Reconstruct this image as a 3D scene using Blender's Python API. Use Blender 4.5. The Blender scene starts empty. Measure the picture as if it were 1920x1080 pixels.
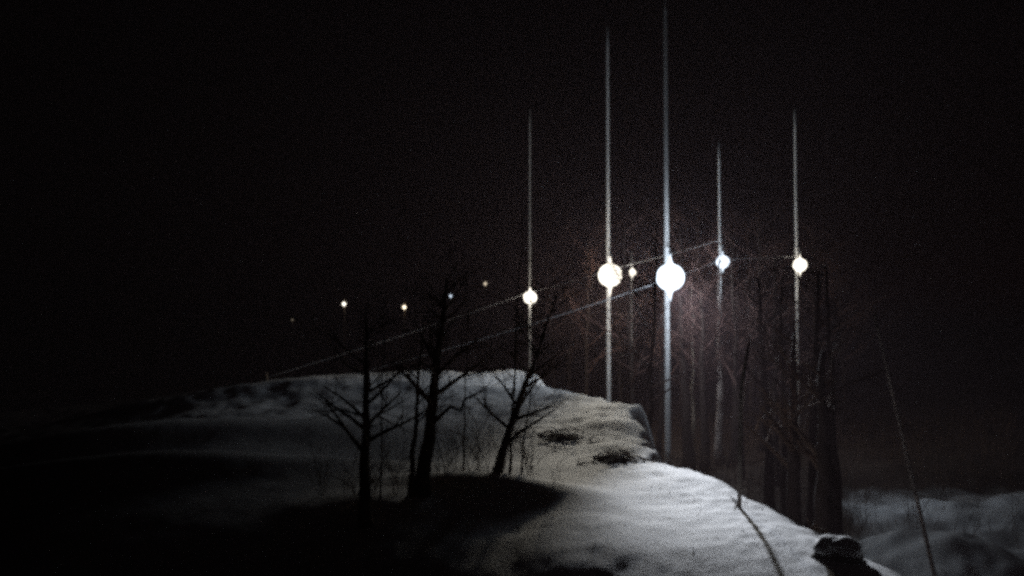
import bpy, math, random
import numpy as np
from mathutils import Vector, Matrix, noise

S = bpy.context.scene
COL = S.collection
PI = math.pi

# ------------------------------------------------------------------ camera
F = 1662.0                       # focal length in photo pixels (1920 wide)
CAMZ = 3.0
PITCH = math.atan(60.0 / F)      # horizon at photo row 600
cd = bpy.data.cameras.new("camera")
cam = bpy.data.objects.new("camera", cd); COL.objects.link(cam)
cam.location = (0, 0, CAMZ)
cam.rotation_euler = (PI / 2 + PITCH, 0, 0)
cd.sensor_width = 36.0
cd.lens = 36.0 * F / 1920.0
cd.clip_start = 0.1; cd.clip_end = 2000
cd.dof.use_dof = True
cd.dof.focus_distance = 24.0
cd.dof.aperture_fstop = 1.1
S.camera = cam

# ------------------------------------------------------------------ night sky
w = bpy.data.worlds.new("World"); S.world = w; w.use_nodes = True
nt = w.node_tree; nt.nodes.clear()
sky = nt.nodes.new("ShaderNodeTexSky"); sky.sky_type = 'NISHITA'
sky.sun_disc = False
sky.sun_elevation = math.radians(-4); sky.sun_rotation = math.radians(70)
mul = nt.nodes.new("ShaderNodeMixRGB"); mul.blend_type = 'MULTIPLY'; mul.inputs[0].default_value = 1
mul.inputs[2].default_value = (1.0, 0.25, 0.20, 1)
bg = nt.nodes.new("ShaderNodeBackground"); bg.inputs[1].default_value = 0.007
wo = nt.nodes.new("ShaderNodeOutputWorld")
nt.links.new(sky.outputs[0], mul.inputs[1]); nt.links.new(mul.outputs[0], bg.inputs[0]); nt.links.new(bg.outputs[0], wo.inputs[0])

# ------------------------------------------------------------------ exposure / render
S.view_settings.view_transform = 'Standard'
S.view_settings.look = 'None'
S.view_settings.exposure = -0.25
S.view_settings.gamma = 1.0
S.render.engine = 'CYCLES'
cy = S.cycles
cy.pixel_filter_type = 'BLACKMAN_HARRIS'
cy.filter_width = 3.4
cy.use_denoising = False
cy.sample_clamp_indirect = 1.0; cy.sample_clamp_direct = 3.0
cy.max_bounces = 5; cy.diffuse_bounces = 2; cy.glossy_bounces = 2; cy.volume_bounces = 0
cy.use_adaptive_sampling = False

def at(px, py, Y):
    """point that the photo shows at (px,py), Y metres ahead"""
    u = (px - 960) / F; v = (540 - py) / F
    y = math.cos(PITCH) - v * math.sin(PITCH); z = math.sin(PITCH) + v * math.cos(PITCH)
    return Vector((u / y * Y, Y, CAMZ + z / y * Y))

# ------------------------------------------------------------------ materials
def mat(name, base, rough=.8, var=.25, scale=6., bump=.0, bscale=30., metal=0., spec=.3, stretch=(1, 1, 1), col2=None):
    m = bpy.data.materials.new(name); m.use_nodes = True
    n = m.node_tree; b = n.nodes["Principled BSDF"]
    b.inputs["Roughness"].default_value = rough; b.inputs["Metallic"].default_value = metal
    b.inputs["Specular IOR Level"].default_value = spec
    tc = n.nodes.new("ShaderNodeTexCoord"); mp = n.nodes.new("ShaderNodeMapping")
    mp.inputs["Scale"].default_value = stretch
    n.links.new(tc.outputs["Object"], mp.inputs[0])
    tx = n.nodes.new("ShaderNodeTexNoise"); tx.inputs["Scale"].default_value = scale; tx.inputs["Detail"].default_value = 6
    n.links.new(mp.outputs[0], tx.inputs["Vector"])
    r = n.nodes.new("ShaderNodeValToRGB")
    c2 = col2 or tuple(c * (1 - var) for c in base)
    r.color_ramp.elements[0].position = .35; r.color_ramp.elements[1].position = .65
    r.color_ramp.elements[0].color = (*c2, 1); r.color_ramp.elements[1].color = (*base, 1)
    n.links.new(tx.outputs["Fac"], r.inputs[0]); n.links.new(r.outputs[0], b.inputs["Base Color"])
    if bump:
        t2 = n.nodes.new("ShaderNodeTexNoise"); t2.inputs["Scale"].default_value = bscale; t2.inputs["Detail"].default_value = 8
        n.links.new(mp.outputs[0], t2.inputs["Vector"])
        bp = n.nodes.new("ShaderNodeBump"); bp.inputs["Strength"].default_value = bump; bp.inputs["Distance"].default_value = .05
        n.links.new(t2.outputs["Fac"], bp.inputs["Height"]); n.links.new(bp.outputs[0], b.inputs["Normal"])
    return m

def emis(name, col, s):
    m = bpy.data.materials.new(name); m.use_nodes = True
    n = m.node_tree; n.nodes.clear()
    e = n.nodes.new("ShaderNodeEmission"); e.inputs[0].default_value = (*col, 1); e.inputs[1].default_value = s
    o = n.nodes.new("ShaderNodeOutputMaterial"); n.links.new(e.outputs[0], o.inputs[0])
    return m

M_snow = mat("snow", (.80, .81, .82), .75, .12, 1.6, .30, 26., spec=.25)
def add_litter_shade(m):
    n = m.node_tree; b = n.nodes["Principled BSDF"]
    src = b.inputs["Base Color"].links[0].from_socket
    a = n.nodes.new("ShaderNodeAttribute"); a.attribute_name = "litter_shade"
    mx = n.nodes.new("ShaderNodeMixRGB"); mx.inputs[2].default_value = (.035, .024, .018, 1)  # dark colour for woodland floor, also stands in for shade on snow
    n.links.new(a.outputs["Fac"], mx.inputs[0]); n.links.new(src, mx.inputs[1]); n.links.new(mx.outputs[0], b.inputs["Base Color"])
add_litter_shade(M_snow)
M_bark = mat("bark", (.10, .075, .055), .95, .5, 9, .6, 25, stretch=(1, 1, .25), spec=.1)
M_pale = mat("pale_bark", (.44, .37, .33), .9, .6, 5, .4, 25, stretch=(1, 1, .3), spec=.15)
M_twig = mat("twig", (.13, .085, .06), .9, .3, 12, spec=.1)
M_rtwig = mat("frosted_twig", (.10, .055, .045), .85, .35, 12, spec=.15)
M_pole = mat("pale_pole", (.78, .78, .77), .38, .3, 3, .15, 20, stretch=(1, 1, .15), spec=.4)  # pale and glossy so the poles shine like light streaks
M_metal = mat("lamp_metal", (.30, .31, .32), .4, .2, 8, metal=.7)
M_wire = mat("wire", (.55, .55, .56), .45, .2, 10, spec=.5)
M_wood = mat("stake_wood", (.30, .24, .18), .85, .35, 10, .3, 30, stretch=(1, 1, .2), spec=.15)
M_earth = mat("earth", (.09, .07, .055), .95, .5, 8, .8, 14, spec=.1)
M_dark = mat("dark_bark", (.045, .032, .026), .95, .4, 8, .6, 22, stretch=(1, 1, .25), spec=.08)
M_rock = mat("rock", (.26, .25, .23), .9, .5, 6, .7, 16, spec=.15)
M_flake = mat("flake", (.85, .87, .9), .6, .05, 5)

# ------------------------------------------------------------------ mesh helpers
class MB:
    def __init__(s): s.v = []; s.f = []
    def tube(s, pts, rad, n=6, cap=True):
        pts = [Vector(p) for p in pts]; base = len(s.v); k = len(pts)
        up = Vector((.31, .17, .93)).normalized()
        for i, p in enumerate(pts):
            d = (pts[min(i + 1, k - 1)] - pts[max(i - 1, 0)])
            d = d.normalized() if d.length > 1e-9 else Vector((0, 0, 1))
            a = d.cross(up)
            if a.length < .1: a = d.cross(Vector((1, 0, 0)))
            a.normalize(); b = d.cross(a)
            for j in range(n):
                t = 2 * PI * j / n
                s.v.append(p + (a * math.cos(t) + b * math.sin(t)) * rad[i])
        for i in range(k - 1):
            for j in range(n):
                q = base + i * n
                s.f.append((q + j, q + (j + 1) % n, q + n + (j + 1) % n, q + n + j))
        if cap:
            s.f.append(tuple(base + j for j in range(n))[::-1])
            s.f.append(tuple(base + (k - 1) * n + j for j in range(n)))
    def lathe(s, prof, n=24, c=(0, 0, 0), m=None):
        base = len(s.v); c = Vector(c)
        for r, z in prof:
            for j in range(n):
                t = 2 * PI * j / n
                p = Vector((r * math.cos(t), r * math.sin(t), z))
                if m: p = m @ p
                s.v.append(p + c)
        for i in range(len(prof) - 1):
            for j in range(n):
                q = base + i * n
                s.f.append((q + j, q + (j + 1) % n, q + n + (j + 1) % n, q + n + j))
        s.f.append(tuple(base + j for j in range(n))[::-1]); s.f.append(tuple(base + (len(prof) - 1) * n + j for j in range(n)))
    def build(s, name, m, parent=None, smooth=True, loc=None):
        me = bpy.data.meshes.new(name)
        me.from_pydata([tuple(v) for v in s.v], [], s.f); me.update()
        if smooth: me.polygons.foreach_set("use_smooth", [True] * len(me.polygons))
        me.materials.append(m)
        o = bpy.data.objects.new(name, me); COL.objects.link(o)
        if parent: o.parent = parent
        if loc is not None: o.location = loc
        return o

def tag(o, label=None, cat=None, group=None, kind=None):
    if label: o["label"] = label
    if cat: o["category"] = cat
    if group: o["group"] = group
    if kind: o["kind"] = kind
    return o
def thing(name, loc, label, cat, group=None):
    o = bpy.data.objects.new(name, None); COL.objects.link(o); o.location = loc; o.empty_display_size = .2
    return tag(o, label, cat, group)

# ------------------------------------------------------------------ terrain
def sm(a, b, x):
    t = np.clip((x - a) / (b - a), 0, 1); return t * t * (3 - 2 * t)
_EY = [-30, 5, 8, 10.4, 13, 15, 17, 18.6, 20, 21.3, 24, 27, 29.3, 30.5, 33, 36, 40, 46, 60, 90, 200, 700]
_EX = [4.6, 4.6, 4.5, 4.4, 4.25, 4.15, 4.0, 3.5, 3.0, 3.5, 3.7, 3.5, 4.0, 3.4, 2.5, 1.9, 1.4, .6, -3, -14, -60, -260]
def vnoise(x, y, sc, seed):
    """cheap smooth value noise, vectorised"""
    X = x / sc; Y = y / sc; xi = np.floor(X).astype(np.int64); yi = np.floor(Y).astype(np.int64)
    fx = X - xi; fy = Y - yi; fx = fx * fx * (3 - 2 * fx); fy = fy * fy * (3 - 2 * fy)
    def h(a, b):
        n = (a * 374761393 + b * 668265263 + seed * 974634777) & 0x7fffffff
        n = ((n ^ (n >> 13)) * 1274126177) & 0x7fffffff
        return ((n ^ (n >> 16)) & 0xffff) / 65535.0
    a = h(xi, yi); b = h(xi + 1, yi); c = h(xi, yi + 1); d = h(xi + 1, yi + 1)
    return (a * (1 - fx) + b * fx) * (1 - fy) + (c * (1 - fx) + d * fx) * fy - .5
def gb(x, y, cx, cy, sx, sy, h, rot=0):
    c, s = math.cos(rot), math.sin(rot); dx = x - cx; dy = y - cy
    u = dx * c + dy * s; v = -dx * s + dy * c
    return h * np.exp(-(u / sx) ** 2 - (v / sy) ** 2)
def height(x, y):
    x = np.asarray(x, float); y = np.asarray(y, float)
    e = np.interp(y, _EY, _EX) + vnoise(x * .3, y, 1.7, 3) * .5 + vnoise(x * .3, y, .6, 5) * .14 + vnoise(x * .3, y, .22, 6) * .10 + vnoise(x * .3, y, .8, 16) * .5 * sm(19, 23, y)
    # shelf profile along the view: near crest, shallow dip, far rise
    crest = np.interp(x, [-8, -3, -1, 0, 1, 2, 3, 4, 5], [15.8, 15.2, 14.6, 14.2, 13.4, 12.2, 10.8, 9.4, 8.0])
    dd = np.clip(crest - y, 0, 30); z = -.031 * np.minimum(dd, 8) ** 2 - .35 * np.clip(dd - 8, 0, 30)
    z = z + .10 * np.exp(-((y - crest - .6) / 2.2) ** 2)
    z = z - .28 * np.exp(-((y - 23) / 5.0) ** 2)
    z = z + .16 * np.exp(-((y - 31) / 4.0) ** 2)
    z = z - .45 * sm(34, 40, y) + .55 * sm(40, 46, y) - 2.5 * sm(48, 70, y)
    # falls away to the left
    z = z - 1.3 * sm(3, 22, -x - .06 * y) - 3 * sm(10, 60, -x)
    z = z + gb(x, y, -11, 24, 9, 2.2, .75, .10) + gb(x, y, -8, 34, 8, 2.2, .7, .05) + gb(x, y, -7.5, 17, 6, 1.3, .5, .2)
    # little bank under the left trees
    z = z + gb(x, y, -.9, 15.6, 1.9, .8, .22, -.15) + gb(x, y, -2.3, 14.2, 1.2, .8, .12) + gb(x, y, .1, 15.0, 1.4, .7, .12, -.25)
    # ripples and clods
    z = z + vnoise(x, y, 3.3, 1) * .10 + vnoise(x, y, 1.2, 2) * .04 + vnoise(x, y, .5, 7) * .012 + vnoise(x, y, .23, 17) * .009
    rim = np.exp(-((x - e + .7) / .9) ** 2)
    z = z + rim * (.10 + vnoise(x, y * .6, .8, 8) * .20 * sm(17, 24, y) + vnoise(x, y * .7, .35, 9) * .08 * sm(12, 19, y) + vnoise(x, y * .7, .16, 19) * .03)
    z = z + gb(x, y, 3.0, 26.2, 1.0, 1.6, .22) - gb(x, y, 3.4, 30.5, 1.2, 1.2, .12) + gb(x, y, 3.0, 21.6, .45, .7, .10) + gb(x, y, 1.2, 29.5, 2.6, 1.6, .05)
    rough = sm(24, 28, y) * sm(60, 44, y)
    z = z + rough * (vnoise(x, y, 2.1, 21) * .14 + vnoise(x, y, .8, 22) * .13 + vnoise(x, y, .33, 23) * .07)
    z = z + gb(x, y, -1.5, 43.5, 9, 1.6, .55, -.02)
    # drop to the lower road side
    wd = 3.2 - 1.9 * sm(18, 21, y) * sm(34, 31, y); d = sm(0, 1, (x - e + .15) / wd)
    low = -4.1 + vnoise(x, y, 7, 11) * .9 + vnoise(x, y, 2.2, 12) * .35 + gb(x, y, 12.5, 25, 2.2, 3.2, 1.1) + vnoise(x, y, .35, 18) * .12 + gb(x, y, 19, 33, 4, 3, .9)
    low = low + 3.5 * sm(14, 60, x) * sm(20, 60, y) + vnoise(x, y, .8, 13) * .24
    z = z * (1 - d) + low * d
    far = sm(70, 260, np.hypot(x, y))
    z = z * (1 - far) + (-3 + vnoise(x, y, 60, 14) * 6) * far
    return z
def floor_shade_mask(x, y):
    """1 where the ground is coloured dark: woodland floor, and snow lying unlit"""
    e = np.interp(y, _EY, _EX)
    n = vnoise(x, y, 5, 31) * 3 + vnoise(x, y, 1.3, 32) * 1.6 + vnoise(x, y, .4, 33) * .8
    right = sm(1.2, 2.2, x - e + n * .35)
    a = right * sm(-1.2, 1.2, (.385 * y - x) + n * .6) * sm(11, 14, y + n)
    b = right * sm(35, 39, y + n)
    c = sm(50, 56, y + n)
    d = sm(0, 6, -x - .24 * y - 1.2 + n) * .94  # left snow painted dark where it lies unlit
    lo = right * (.42 + .35 * np.clip(vnoise(x, y, 2.6, 35) * 2 + vnoise(x, y, .9, 36) * 1.5, -1, 1)) * sm(1.2, 2.6, x - e)  # lower snow mixed with weeds, also toned down for dim light
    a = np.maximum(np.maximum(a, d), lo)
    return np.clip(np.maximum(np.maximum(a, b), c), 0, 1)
def gz(x, y): return float(height(np.array([x]), np.array([y]))[0])

def terrain():
    # polar sheet round the camera, finer in the seen sector, plus the full circle behind
    th = np.concatenate([np.linspace(-46, 46, 560), np.linspace(46, 314, 120)[1:-1]]) * PI / 180
    rr = [1.0]
    while rr[-1] < 900: rr.append(rr[-1] + max(.055, min(rr[-1] * .0095, 30)) if rr[-1] < 90 else rr[-1] * 1.06)
    rr = np.array(rr)
    T, R = np.meshgrid(th, rr)
    X = R * np.sin(T); Y = R * np.cos(T); Z = height(X, Y)
    nr, na = X.shape
    V = np.stack([X, Y, Z], -1).reshape(-1, 3)
    i = np.arange(nr - 1)[:, None] * na; j = np.arange(na)[None, :]; j2 = (j + 1) % na
    Fq = np.stack([i + j, i + na + j, i + na + j2, i + j2], -1).reshape(-1, 4)
    V = np.vstack([V, [[0, 0, float(height(np.array([0.]), np.array([0.]))[0])]]])
    c = len(V) - 1
    faces = [tuple(q) for q in Fq.tolist()] + [(c, k, (k + 1) % na) for k in range(na)]
    me = bpy.data.meshes.new("snow_ground"); me.from_pydata(V.tolist(), [], faces); me.update()
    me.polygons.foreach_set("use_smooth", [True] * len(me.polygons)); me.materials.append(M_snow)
    at_ = me.attributes.new("litter_shade", 'FLOAT', 'POINT')
    at_.data.foreach_set("value", floor_shade_mask(V[:, 0], V[:, 1]).astype(np.float32))
    # make normals point up
    if me.polygons[1000].normal.z < 0: me.flip_normals()
    o = bpy.data.objects.new("snow_ground", me); COL.objects.link(o)
    tag(o, "snow covered ground rising to a bank with a sharp right edge", kind="structure")
terrain()

# ------------------------------------------------------------------ haze
def haze():
    x0, x1, y0, y1, z0, z1 = -260, 260, -60, 300, -9, 42
    v = [(x, y, z) for x in (x0, x1) for y in (y0, y1) for z in (z0, z1)]
    f = [(0, 1, 3, 2), (4, 6, 7, 5), (0, 4, 5, 1), (2, 3, 7, 6), (0, 2, 6, 4), (1, 5, 7, 3)]
    me = bpy.data.meshes.new("haze"); me.from_pydata(v, [], f)
    m = bpy.data.materials.new("haze"); m.use_nodes = True; n = m.node_tree; n.nodes.clear()
    p = n.nodes.new("ShaderNodeVolumePrincipled"); p.inputs["Density"].default_value = .0014
    p.inputs["Color"].default_value = (.95, .70, .76, 1); p.inputs["Anisotropy"].default_value = .0
    o = n.nodes.new("ShaderNodeOutputMaterial"); n.links.new(p.outputs[0], o.inputs["Volume"])
    me.materials.append(m)
    ob = bpy.data.objects.new("haze", me); COL.objects.link(ob)
    tag(ob, "thin freezing haze filling the night air", kind="stuff")
haze()

# ------------------------------------------------------------------ lamps
def globe_prof(r, n=22):
    """lamp globe, oversized and pointed above and below to imitate star glare"""
    out = []
    for k in range(n + 1):
        t = -1 + 2 * k / n; a = abs(t); z = t * 1.75
        body = math.sqrt(max(0, 1 - (z / .98) ** 2)) if abs(z) < .98 else 0
        cusp = .42 * max(0, 1 - a) ** 1.35 + .012
        out.append((r * max(body, cusp), r * z))
    return out
def street_lamp(px, py, Y, r, topy, prad, col, inten, label, group, armlen=.6, pm=None):
    c = at(px, py, Y)
    bx, by = c.x, Y + armlen
    g = gz(bx, by)
    top = at(px, topy, Y).z - g  # pole top carried past the lamp to imitate its vertical light streak
    t = thing("street_lamp", (bx, by, g), label, "street lamp", group)
    h = c.z - g
    mb = MB(); k = 14
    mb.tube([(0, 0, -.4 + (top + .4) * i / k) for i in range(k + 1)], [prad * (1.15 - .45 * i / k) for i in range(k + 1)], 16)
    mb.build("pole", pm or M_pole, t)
    mb = MB()
    mb.tube([(0, 0, h + r * 1.8 + .25), (0, -armlen * .4, h + r * 1.8 + .32), (0, -armlen * .85, h + r * 1.8 + .26), (0, -armlen, h + r * 1.75 + .10)], [.035] * 4, 8)
    mb.build("arm", M_metal, t)
    mb = MB()
    mb.lathe([(.02, r * 1.75 + .14), (r * .07, r * 1.75 + .10), (r * .12, r * 1.68), (r * .13, r * 1.6)], 20, (0, -armlen, h))
    hd = mb.build("lamp_head", M_metal, t)
    mb = MB(); mb.lathe(globe_prof(r), 24, (0, -armlen, h))
    L = inten / (PI * r * r)
    mb.build("glowing_globe", emis("lamp_glow", col, L), hd)
    return t, c
G1 = "lit street lamps along the road below the bank"
cool = (.74, .86, 1.0); warm = (1.0, .92, .78); amber = (1.0, .84, .62)
street_lamp(1257, 520, 40, .63, -60, .12, cool, 130, "brightest cool white street lamp on a pole raised along its light streak, right of centre", G1, .9)
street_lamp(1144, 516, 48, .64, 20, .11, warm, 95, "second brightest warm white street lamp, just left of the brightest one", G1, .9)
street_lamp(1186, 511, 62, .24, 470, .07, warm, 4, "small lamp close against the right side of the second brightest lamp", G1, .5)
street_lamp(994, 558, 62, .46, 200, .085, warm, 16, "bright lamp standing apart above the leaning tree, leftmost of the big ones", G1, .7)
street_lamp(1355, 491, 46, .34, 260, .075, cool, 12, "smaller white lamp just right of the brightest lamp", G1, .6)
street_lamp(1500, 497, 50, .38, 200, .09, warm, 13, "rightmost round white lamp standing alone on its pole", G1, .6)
G2 = "tiny far street lamps at the left"
street_lamp(910, 532, 150, .28, 515, .12, amber, .25, "faint amber far lamp nearest to the big lamps", G2, .5, M_wood)
street_lamp(845, 555, 140, .22, 545, .12, cool, .3, "tiny white far lamp third from the left", G2, .5, M_wood)
street_lamp(758, 576, 120, .24, 560, .12, amber, .8, "amber far lamp second from the left of the bright dots", G2, .5, M_wood)
street_lamp(645, 570, 120, .24, 555, .12, warm, .9, "leftmost clearly shining far lamp, yellowish white", G2, .5, M_wood)
street_lamp(548, 600, 160, .14, 590, .12, amber, .02, "barely visible far lamp at the extreme left of the row", G2, .5, M_wood)

# added spot beam at the brightest lamp to light the near bank
def added_flood():
    c = at(1257, 520, 40)
    ld = bpy.data.lights.new("added_flood_beam", 'SPOT'); ld.energy = 4.2e4; ld.color = (.86, .91, 1.0)
    ld.spot_size = math.radians(19); ld.spot_blend = 1.0; ld.shadow_soft_size = .22
    o = bpy.data.objects.new("added_flood_beam", ld); COL.objects.link(o)
    o.location = (c.x - .2, c.y - .80, c.z - .1)
    d = Vector((4.6, 10.6, -.5)) - Vector(o.location)
    o.rotation_euler = d.to_track_quat('-Z', 'Y').to_euler()
added_flood()
def added_flood_warm():  # second added spot, at the warm lamp, to light the middle bank
    c = at(1144, 516, 48)
    ld = bpy.data.lights.new("added_warm_beam", 'SPOT'); ld.energy = 1.1e4; ld.color = (1.0, .92, .76)
    ld.spot_size = math.radians(21); ld.spot_blend = 1.0; ld.shadow_soft_size = .45
    o = bpy.data.objects.new("added_warm_beam", ld); COL.objects.link(o)
    o.location = (c.x - .1, c.y - .85, c.z)
    d = Vector((2.6, 20.0, 0)) - Vector(o.location)
    o.rotation_euler = d.to_track_quat('-Z', 'Y').to_euler()
added_flood_warm()

# ------------------------------------------------------------------ wires added in place of light streaks, with end posts
def wire(pts, r, label):
    t = MB(); P = []
    for a, b in zip(pts[:-1], pts[1:]):
        a, b = Vector(a), Vector(b); n = 24
        for k in range(n):
            s = k / n; p = a.lerp(b, s); p.z -= .012 * (b - a).length * 4 * s * (1 - s) * .5; P.append(p)
    P.append(Vector(pts[-1]))
    o0 = P[0].copy()
    t.tube([p - o0 for p in P], [r] * len(P), 6)
    o = t.build("streak_wire", M_wire, None, True, o0)
    return tag(o, label, "wire", "wires added in place of light streaks")
wire([at(500, 708, 55), at(994, 548, 62.6), at(1144, 506, 48.8), at(1355, 449, 46.5)], .016, "upper added wire for a light streak, running left from the right lamps past the warm lamp into the dark")
wire([at(560, 728, 42), at(950, 622, 41), at(1257, 522, 40.85), at(1355, 486, 46.5), at(1500, 480, 50.5)], .016, "lower added wire for a light streak, running through the brightest lamp and down to the left")
def post(px, pty, Y, label):
    a = at(px, pty, Y); g = gz(a.x, Y); m = MB(); h = a.z - g + .3
    m.tube([(0, 0, -.3), (0.02, 0, h * .5), (0, 0, h)], [.09, .085, .075], 10)
    tag(m.build("wooden_post", M_wood, None, True, (a.x, Y, g)), label, "post")
post(500, 708, 55, "dark wooden post holding the upper wire, far left")
post(560, 728, 42, "dark wooden post holding the lower wire, left")

# ------------------------------------------------------------------ bare trees
def limb(mb, rng, p, d, L, r, depth, maxd, bend=.25, droop=0, twigs=None):
    n = 5 if depth < 2 else 4
    pts = [p.copy()]; q = p.copy(); dd = d.normalized()
    for i in range(n):
        dd = (dd + Vector((rng.uniform(-1, 1), rng.uniform(-1, 1), rng.uniform(-.5, .8) - droop)) * bend * .45).normalized()
        q = q + dd * L / n; pts.append(q.copy())
    rad = [r * (1 - .72 * i / n) for i in range(n + 1)]
    mb.tube(pts, rad, 6 if depth < 2 else 4, cap=depth < 2)
    if depth >= maxd: return
    k = rng.randint(3, 5)
    for _ in range(k):
        s = rng.uniform(.25, 1.0); i = min(n - 1, int(s * n)); f = s * n - i
        st = pts[i].lerp(pts[i + 1], f)
        ax = Vector((rng.uniform(-1, 1), rng.uniform(-1, 1), rng.uniform(-.3, .5))).normalized()
        nd = (dd * .9 + ax * .85).normalized()
        limb(mb, rng, st, nd, L * rng.uniform(.42, .66), max(.0045, r * (1 - .72 * s) * .6), depth + 1, maxd, bend, droop)

def bare_tree(px, py, Y, H, r, label, lean=(0, 0), seed=0, group=None, start=.35, nb=14, bl=.30, maxd=3, bark=None, tw=None, stems=None, name="bare_tree", sub=.2):
    a = at(px, py, Y); g = gz(a.x, Y); rng = random.Random(seed)
    t = thing(name, (a.x, Y, g), label, "tree", group)
    m = MB(); n = 12; pts = []
    wob = [Vector((rng.uniform(-1, 1), rng.uniform(-1, 1), 0)) * H * .006 for _ in range(n + 1)]
    for i in range(n + 1):
        s = i / n
        pts.append(Vector((lean[0] * s, lean[1] * s, -sub * (1 - s) * (i == 0) + H * s)) + wob[i] * (i > 0))
    rad = [r * (1 - .85 * (i / n) ** .9) for i in range(n + 1)]; rad[0] *= 1.35
    m.tube(pts, rad, 12)
    m.build("trunk", bark or M_bark, t)
    c = MB()
    for k in range(nb):
        s = start + (1 - start) * ((k + rng.random()) / nb)
        i = min(n - 1, int(s * n)); f = s * n - i
        st = pts[i].lerp(pts[i + 1], f)
        th = rng.uniform(0, 2 * PI)
        d = Vector((math.cos(th), math.sin(th), rng.uniform(.35, 1.1)))
        limb(c, rng, st, d, H * bl * (1.15 - .7 * (s - start) / (1 - start)), r * (1 - .85 * s) * .55, 1, maxd)
    c.build("crown", tw or M_twig, t)
    return t

def sapling_group(): pass

# left foreground trees, silhouetted against the snow
bare_tree(684, 982, 13.2, 3.1, .105, "straight dark trunk, leftmost of the near trees", seed=3, start=.3, nb=15, bl=.30)
bare_tree(768, 950, 14.3, 2.9, .055, "thin dark tree close left of the thick trunk", lean=(.22, .0), seed=5, start=.4, nb=12, bl=.25)
bare_tree(790, 950, 14.4, 3.5, .14, "thickest dark trunk of the near trees, with a crooked right branch", lean=(.4, .3), seed=8, start=.4, nb=15, bl=.30)
bare_tree(928, 918, 15.6, 3.1, .088, "dark tree leaning to the right under the lone left lamp", lean=(1.1, .2), seed=11, start=.24, nb=18, bl=.28)
bare_tree(955, 912, 15.9, 4.6, .028, "thin sapling just right of the leaning tree", lean=(.25, .1), seed=12, start=.2, nb=8, bl=.2, maxd=2)
bare_tree(975, 918, 15.6, 3.4, .018, "very thin sapling, rightmost of those on the little mound", lean=(.45, .1), seed=13, start=.25, nb=8, bl=.25, maxd=2)
bare_tree(868, 905, 16.4, 3.6, .02, "thin upright sapling between the thick trunk and the leaning tree", lean=(.1, 0), seed=14, start=.2, nb=8, bl=.25, maxd=2)
bare_tree(712, 960, 14.0, 3.2, .018, "thin sapling right of the leftmost near trunk", lean=(.05, 0), seed=15, start=.3, nb=7, bl=.25, maxd=2)

# crooked branches seen clearly in the photo
def hook(t, pts, rad):
    m = MB(); m.tube([Vector(p) - t.location for p in pts], rad, 7); m.build("branch", M_bark, t)
ts = {o["label"]: o for o in COL.objects if o.type == 'EMPTY' and "label" in o}
tk = ts["thickest dark trunk of the near trees, with a crooked right branch"]
hook(tk, [at(806, 800, 14.5), at(822, 784, 14.4), at(845, 762, 14.3), at(864, 770, 14.25), at(872, 748, 14.2), at(900, 735, 14.1), at(925, 712, 14.0)], [.045, .035, .03, .03, .022, .012, .005])
tl = ts["dark tree leaning to the right under the lone left lamp"]
hook(tl, [at(957, 828, 15.6), at(975, 810, 15.5), at(1010, 788, 15.4), at(1040, 768, 15.3), at(1070, 742, 15.2)], [.035, .028, .02, .012, .004])
t1 = ts["straight dark trunk, leftmost of the near trees"]
hook(t1, [at(684, 805, 13.2), at(660, 785, 13.2), at(630, 765, 13.1), at(605, 745, 13.0), at(585, 728, 12.9)], [.035, .028, .02, .012, .005])
hook(t1, [at(684, 780, 13.2), at(640, 768, 13.3), at(600, 772, 13.4), at(550, 765, 13.5)], [.02, .014, .009, .004])

# stake on the bank edge
def stake():
    a = at(1386, 955, 14.0); x = a.x; g = gz(x, 14.0)
    top = at(1405, 640, 14.1) - Vector((x, 14.0, g)); m = MB()
    m.tube([(0, 0, -.3), (.02, 0, .9), (.06, .03, 1.9), tuple(top)], [.034, .03, .026, .018], 8)
    m.tube([(.05, .02, 1.6), (.12, .02, 1.75), (.2, .03, 1.8)], [.008, .006, .003], 5)
    tag(m.build("thin_stake", M_pale, None, True, (x, 14.0, g)), "thin upright wooden stake at the edge of the snow bank casting a long shadow", "stake")
stake()
def leaning():
    top = at(1640, 590, 21); b = at(1762, 890, 20); g = gz(b.x, 20.0); m = MB()
    o = Vector((b.x, 20.0, g)); n = 8
    m.tube([(Vector((b.x + .25, 20, g - .2))).lerp(top, i / n) - o + Vector((0, 0, -.05 * math.sin(PI * i / n))) for i in range(n + 1)], [.06 - .034 * i / n for i in range(n + 1)], 8)
    tag(m.build("leaning_pole", M_pale, None, True, o), "thin pale bare pole leaning to the left over the lower snow at right", "pole")
leaning()

# trees beyond the bank edge
bare_tree(1300, 860, 43.5, 9, .12, "slim tree with a snow lit foot behind the bank, right of the brightest pole", seed=21, bark=M_wood, tw=M_rtwig, nb=14)
bare_tree(1350, 890, 44, 10, .24, "pale tree trunk under the smaller lamp right of the brightest", seed=22, bark=M_pale, tw=M_rtwig, nb=16)
bare_tree(1490, 940, 21, 7, .28, "wide grey trunk between the thin stake and the dark trunk", seed=23, bark=M_dark, tw=M_twig, nb=10, start=.5, maxd=3, bl=.25)
bare_tree(1545, 960, 20, 6.5, .36, "widest black trunk at the foot of the right slope", seed=24, bark=M_dark, nb=6, start=.55, maxd=3, bl=.2)
NL = [(1215, 36, 11), (1190, 44, 12), (1235, 46, 12), (1290, 44, 12), (1320, 50, 13), (1100, 52, 12), (1065, 58, 12), (1165, 57, 13),
      (1390, 40, 11), (1430, 46, 12), (1455, 38, 10), (1410, 55, 13), (1530, 55, 13), (1585, 56, 12), (1040, 66, 12), (1275, 58, 14)]
lab = {1215: "bare birch standing between the two brightest lamps", 1290: "bare tree directly right of the brightest lamp with twigs in its glare"}
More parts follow.
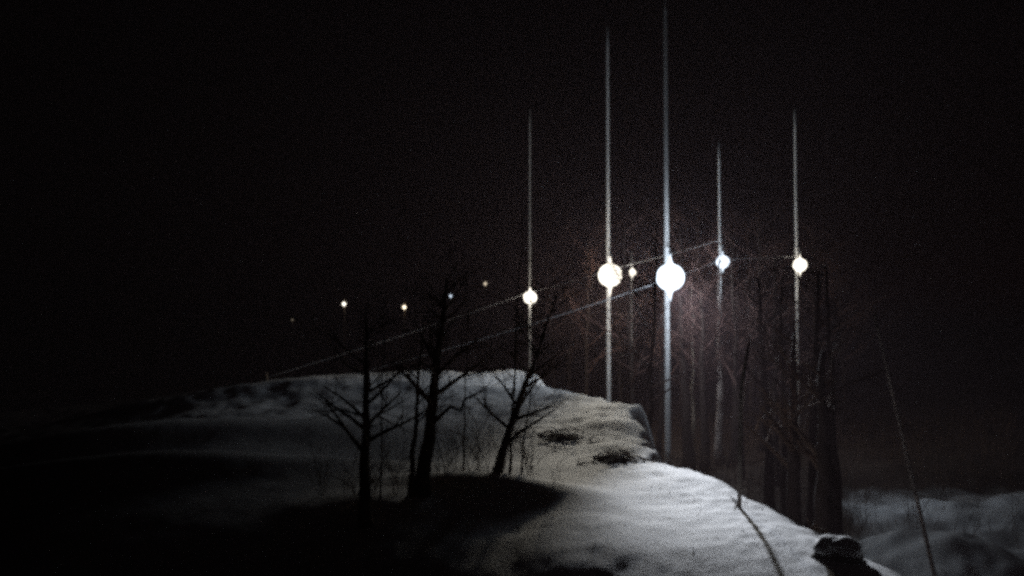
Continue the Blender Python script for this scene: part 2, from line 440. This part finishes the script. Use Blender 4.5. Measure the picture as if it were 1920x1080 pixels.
for i, (px, Y, H) in enumerate(NL):
    bare_tree(px, 800, Y, H, .13 + .01 * (i % 4), lab.get(px, "reddish bare tree in the dim wood around the lamps"), lean=(random.Random(i).uniform(-.6, .6), .2),
              seed=40 + i, bark=M_dark, tw=M_rtwig, nb=15, group="bare trees in the wood around the lamps" if px not in lab else None, start=.3, bl=.27)

for i, (px, Y, r) in enumerate([(1292, 42.5, .30), (1322, 41.8, .26), (1378, 43, .30), (1448, 29, .22), (1472, 26, .15), (1518, 25, .2), (1575, 24, .16)]):
    bare_tree(px, 880, Y, 8.5, r, "thick nearly black trunk in the row behind the right edge of the bank", lean=((i * 37 % 11 - 5) * .08, .1), seed=80 + i,
              bark=M_dark, tw=M_rtwig, nb=8, start=.55, maxd=3, bl=.22, group="thick dark trunks behind the bank edge")

# ------------------------------------------------------------------ shrubs and weeds
def shrub(px, py, Y, h, n, seed, label, spread=.35, r=.006, name="bare_shrub"):
    a = at(px, py, Y); g = gz(a.x, Y); rng = random.Random(seed); m = MB()
    for k in range(n):
        th = rng.uniform(0, 2 * PI); d = Vector((math.cos(th) * spread, math.sin(th) * spread, 1))
        limb(m, rng, Vector((rng.uniform(-.08, .08), rng.uniform(-.08, .08), -.05)), d, h * rng.uniform(.6, 1), r * rng.uniform(.7, 1.2), 2, 3, .3)
    tag(m.build(name, M_twig, None, True, (a.x, Y, g)), label, "shrub", "bare shrubs poking out of the snow")
shrub(1040, 935, 14.6, .55, 3, 1, "small twiggy shrub alone on the snow right of the mound")
shrub(860, 920, 15.8, 1.1, 8, 2, "bushy shrub between the thick trunk and the leaning tree")
shrub(820, 935, 15.0, .8, 7, 3, "low shrub hugging the right side of the thick trunk")
shrub(900, 915, 16.0, 1.3, 7, 4, "tall shrub close left of the leaning tree")
shrub(735, 955, 14.4, 1.0, 6, 5, "shrub between the leftmost near trunk and the thin one")
shrub(650, 975, 13.6, 1.2, 8, 6, "shrub left of the leftmost near trunk", .6)
shrub(990, 905, 16.8, 1.3, 6, 7, "wispy shrub at the right foot of the leaning tree")
shrub(1075, 830, 24, .8, 6, 8, "scrubby tuft on the far part of the bank", .7)
shrub(1390, 950, 14.2, .22, 7, 9, "tiny tuft of stalks at the foot of the thin stake", .8, .004)

for i, (px, Y, h) in enumerate([(600, 14.6, 1.0), (672, 13.8, .9), (700, 14.2, .8), (752, 14.8, .9), (842, 15.4, 1.2), (885, 15.6, 1.1), (915, 16.2, 1.2), (945, 16.2, 1.3), (1000, 16.4, 1.1)]):
    shrub(px, 940, Y, h, 7, 60 + i, "fine leafless brush among the feet of the near dark trees", .45, .005)

def brush(px, py, Y, w, label, seed, n=46, hh=.22):
    a = at(px, py, Y); g = gz(a.x, Y); rng = random.Random(seed)
    t = thing("brush_pile", (a.x, Y, g), label, "brush pile"); m = MB()
    for k in range(n):
        x = rng.gauss(0, w * .42); y = rng.gauss(0, w * .5); L = rng.uniform(.25, .8) * w; th = rng.uniform(0, PI)
        z = gz(a.x + x, Y + y) - g + rng.uniform(0, hh) * math.exp(-(x / w) ** 2 * 2)
        m.tube([(x - L / 2 * math.cos(th), y - L / 2 * math.sin(th), z - .03), (x, y, z + rng.uniform(0, .07)), (x + L / 2 * math.cos(th), y + L / 2 * math.sin(th), z + rng.uniform(-.05, .12))],
               [.016, .012, .005], 5)
    m.build("sticks", M_twig, t)
    e = MB(); nn = 18; rings = 5
    for i in range(rings + 1):
        q = i / rings
        for j in range(nn):
            tt = 2 * PI * j / nn; rr = w * .6 * q * (1 + .25 * math.sin(3 * tt + seed)) + .001
            x, y = rr * math.cos(tt), rr * 1.3 * math.sin(tt)
            e.v.append(Vector((x, y, gz(a.x + x, Y + y) - g + hh * .5 * (1 - q * q) - .03 * q + rng.uniform(-.015, .015))))
    for i in range(rings):
        for j in range(nn):
            q = i * nn; e.f.append((q + j, q + (j + 1) % nn, q + nn + (j + 1) % nn, q + nn + j))
    e.build("dark_earth", M_earth, t)
brush(1150, 862, 19.6, .75, "dark heap of sticks and earth poking through the mid bank", 1)
brush(1050, 815, 24, .9, "flat dark scrub patch farther back on the bank", 2, 40, .15)
brush(1545, 962, 12.6, .35, "small dark patch of stalks on the right rim of the bank", 3, 26, .1)

def lump(name, px, py, Y, sx, sy, sz, m, parent=None, seed=0, base=None, dz=0, loc=None):
    rng = random.Random(seed); o = MB(); N, Mn = 16, 22
    for i in range(N + 1):
        ph = PI * i / N
        for j in range(Mn):
            th = 2 * PI * j / Mn
            d = Vector((math.sin(ph) * math.cos(th), math.sin(ph) * math.sin(th), math.cos(ph)))
            k = 1 + .28 * noise.noise(d * 1.6 + Vector((seed, 0, 0))) + .12 * noise.noise(d * 5 + Vector((0, seed, 0)))
            o.v.append(Vector((d.x * sx * k, d.y * sy * k, d.z * sz * k + dz)))
    for i in range(N):
        for j in range(Mn):
            q = i * Mn; o.f.append((q + j, q + Mn + j, q + Mn + (j + 1) % Mn, q + (j + 1) % Mn))
    return o.build(name, m, parent, True, loc)
def boulder(px, py, Y, s, label, seed, cap=True):
    a = at(px, py, Y); g = gz(a.x, Y)
    t = thing("snowy_rock", (a.x, Y, g), label, "rock", "snowy rocks on the bank rim")
    lump("rock", 0, 0, 0, s, s * .85, s * .55, M_rock, t, seed, dz=s * .02)
    if cap: lump("snow_cap", 0, 0, 0, s * .92, s * .85, s * .40, M_snow, t, seed, dz=s * .42)
boulder(1572, 1062, 10.7, .30, "rock with a thick snow cap on the near right rim", 5)
#boulder(1222, 835, 20.8, .30, "snow covered rock at the notch in the bank edge", 6)
#boulder(1165, 785, 28.4, .55, "large snow covered boulder at the far end of the bright rim", 9)

def undergrowth():
    rng = random.Random(5); m = MB()
    for k in range(3200):
        Y = rng.uniform(20, 58); px = rng.uniform(1040, 1900); x = (px - 960) / F * Y
        if float(floor_shade_mask(np.array([x]), np.array([Y]))[0]) < .6: continue
        g = gz(x, Y); h = rng.uniform(.3, 1.5); th = rng.uniform(0, 2 * PI); l = rng.uniform(.05, .5)
        d = Vector((math.cos(th) * l, math.sin(th) * l, 1)) * h; p = Vector((x, Y, g - .05))
        m.tube([p, p + d * .55 + Vector((0, 0, .03)), p + d], [.012, .008, .004], 3, False)
        for q in range(3):
            s = rng.uniform(.3, .9); t = rng.uniform(0, 2 * PI); a = p + d * s
            m.tube([a, a + Vector((math.cos(t), math.sin(t), .9)) * h * .22], [.006, .003], 3, False)
    tag(m.build("undergrowth", M_twig, None), "dark leafless undergrowth on the woodland floor behind the bank", "undergrowth", kind="stuff")
undergrowth()

# ------------------------------------------------------------------ snow drifting in the air
def flakes():
    rng = random.Random(77); m = MB()
    ico = [Vector(v).normalized() for v in ((1, 0, 0), (-1, 0, 0), (0, 1, 0), (0, -1, 0), (0, 0, 1), (0, 0, -1))]
    fc = [(0, 2, 4), (2, 1, 4), (1, 3, 4), (3, 0, 4), (2, 0, 5), (1, 2, 5), (3, 1, 5), (0, 3, 5)]
    for k in range(5200):
        Y = 6 + 52 * rng.random() ** .8
        x = rng.uniform(-.75, .75) * Y; z = rng.uniform(-4, 12)
        if z < gz(x, Y) + .05: continue
        r = rng.uniform(.004, .011); b = len(m.v); q = Matrix.Rotation(rng.uniform(0, 3), 3, 'Y')
        for v in ico: m.v.append(Vector((x, Y, z)) + (q @ v) * r)
        m.f += [tuple(b + i for i in f) for f in fc]
    def flake(p, r):
        b = len(m.v)
        for v in ico: m.v.append(p + v * r)
        m.f.extend([tuple(b + i for i in f) for f in fc])
    for px, py, Y, n, sg in ((1257, 520, 40, 700, 2.2), (1144, 516, 48, 450, 2.2), (994, 558, 62, 120, 1.6), (1355, 491, 46, 400, 1.2), (1500, 497, 50, 300, 1.2)):  # extra flakes added round the lamps to imitate a sparkling halo
        c = at(px, py, Y)
        for k in range(n):
            d = Vector((rng.gauss(0, 1), rng.gauss(0, 1), rng.gauss(0, 1))).normalized() * (.75 + abs(rng.gauss(0, sg)))
            flake(c + d, rng.uniform(.004, .009))
    for k in range(70):  # flakes added on the snow surface as its glints
        x = rng.uniform(.5, 4); Y = rng.uniform(10.5, 20); flake(Vector((x, Y, gz(x, Y) + .01)), rng.uniform(.006, .014))
    tag(m.build("snowflakes", M_flake, None, False), "fine snow drifting through the lamp light, with flakes added as halo and sparkle", "snowflakes", kind="stuff")
flakes()
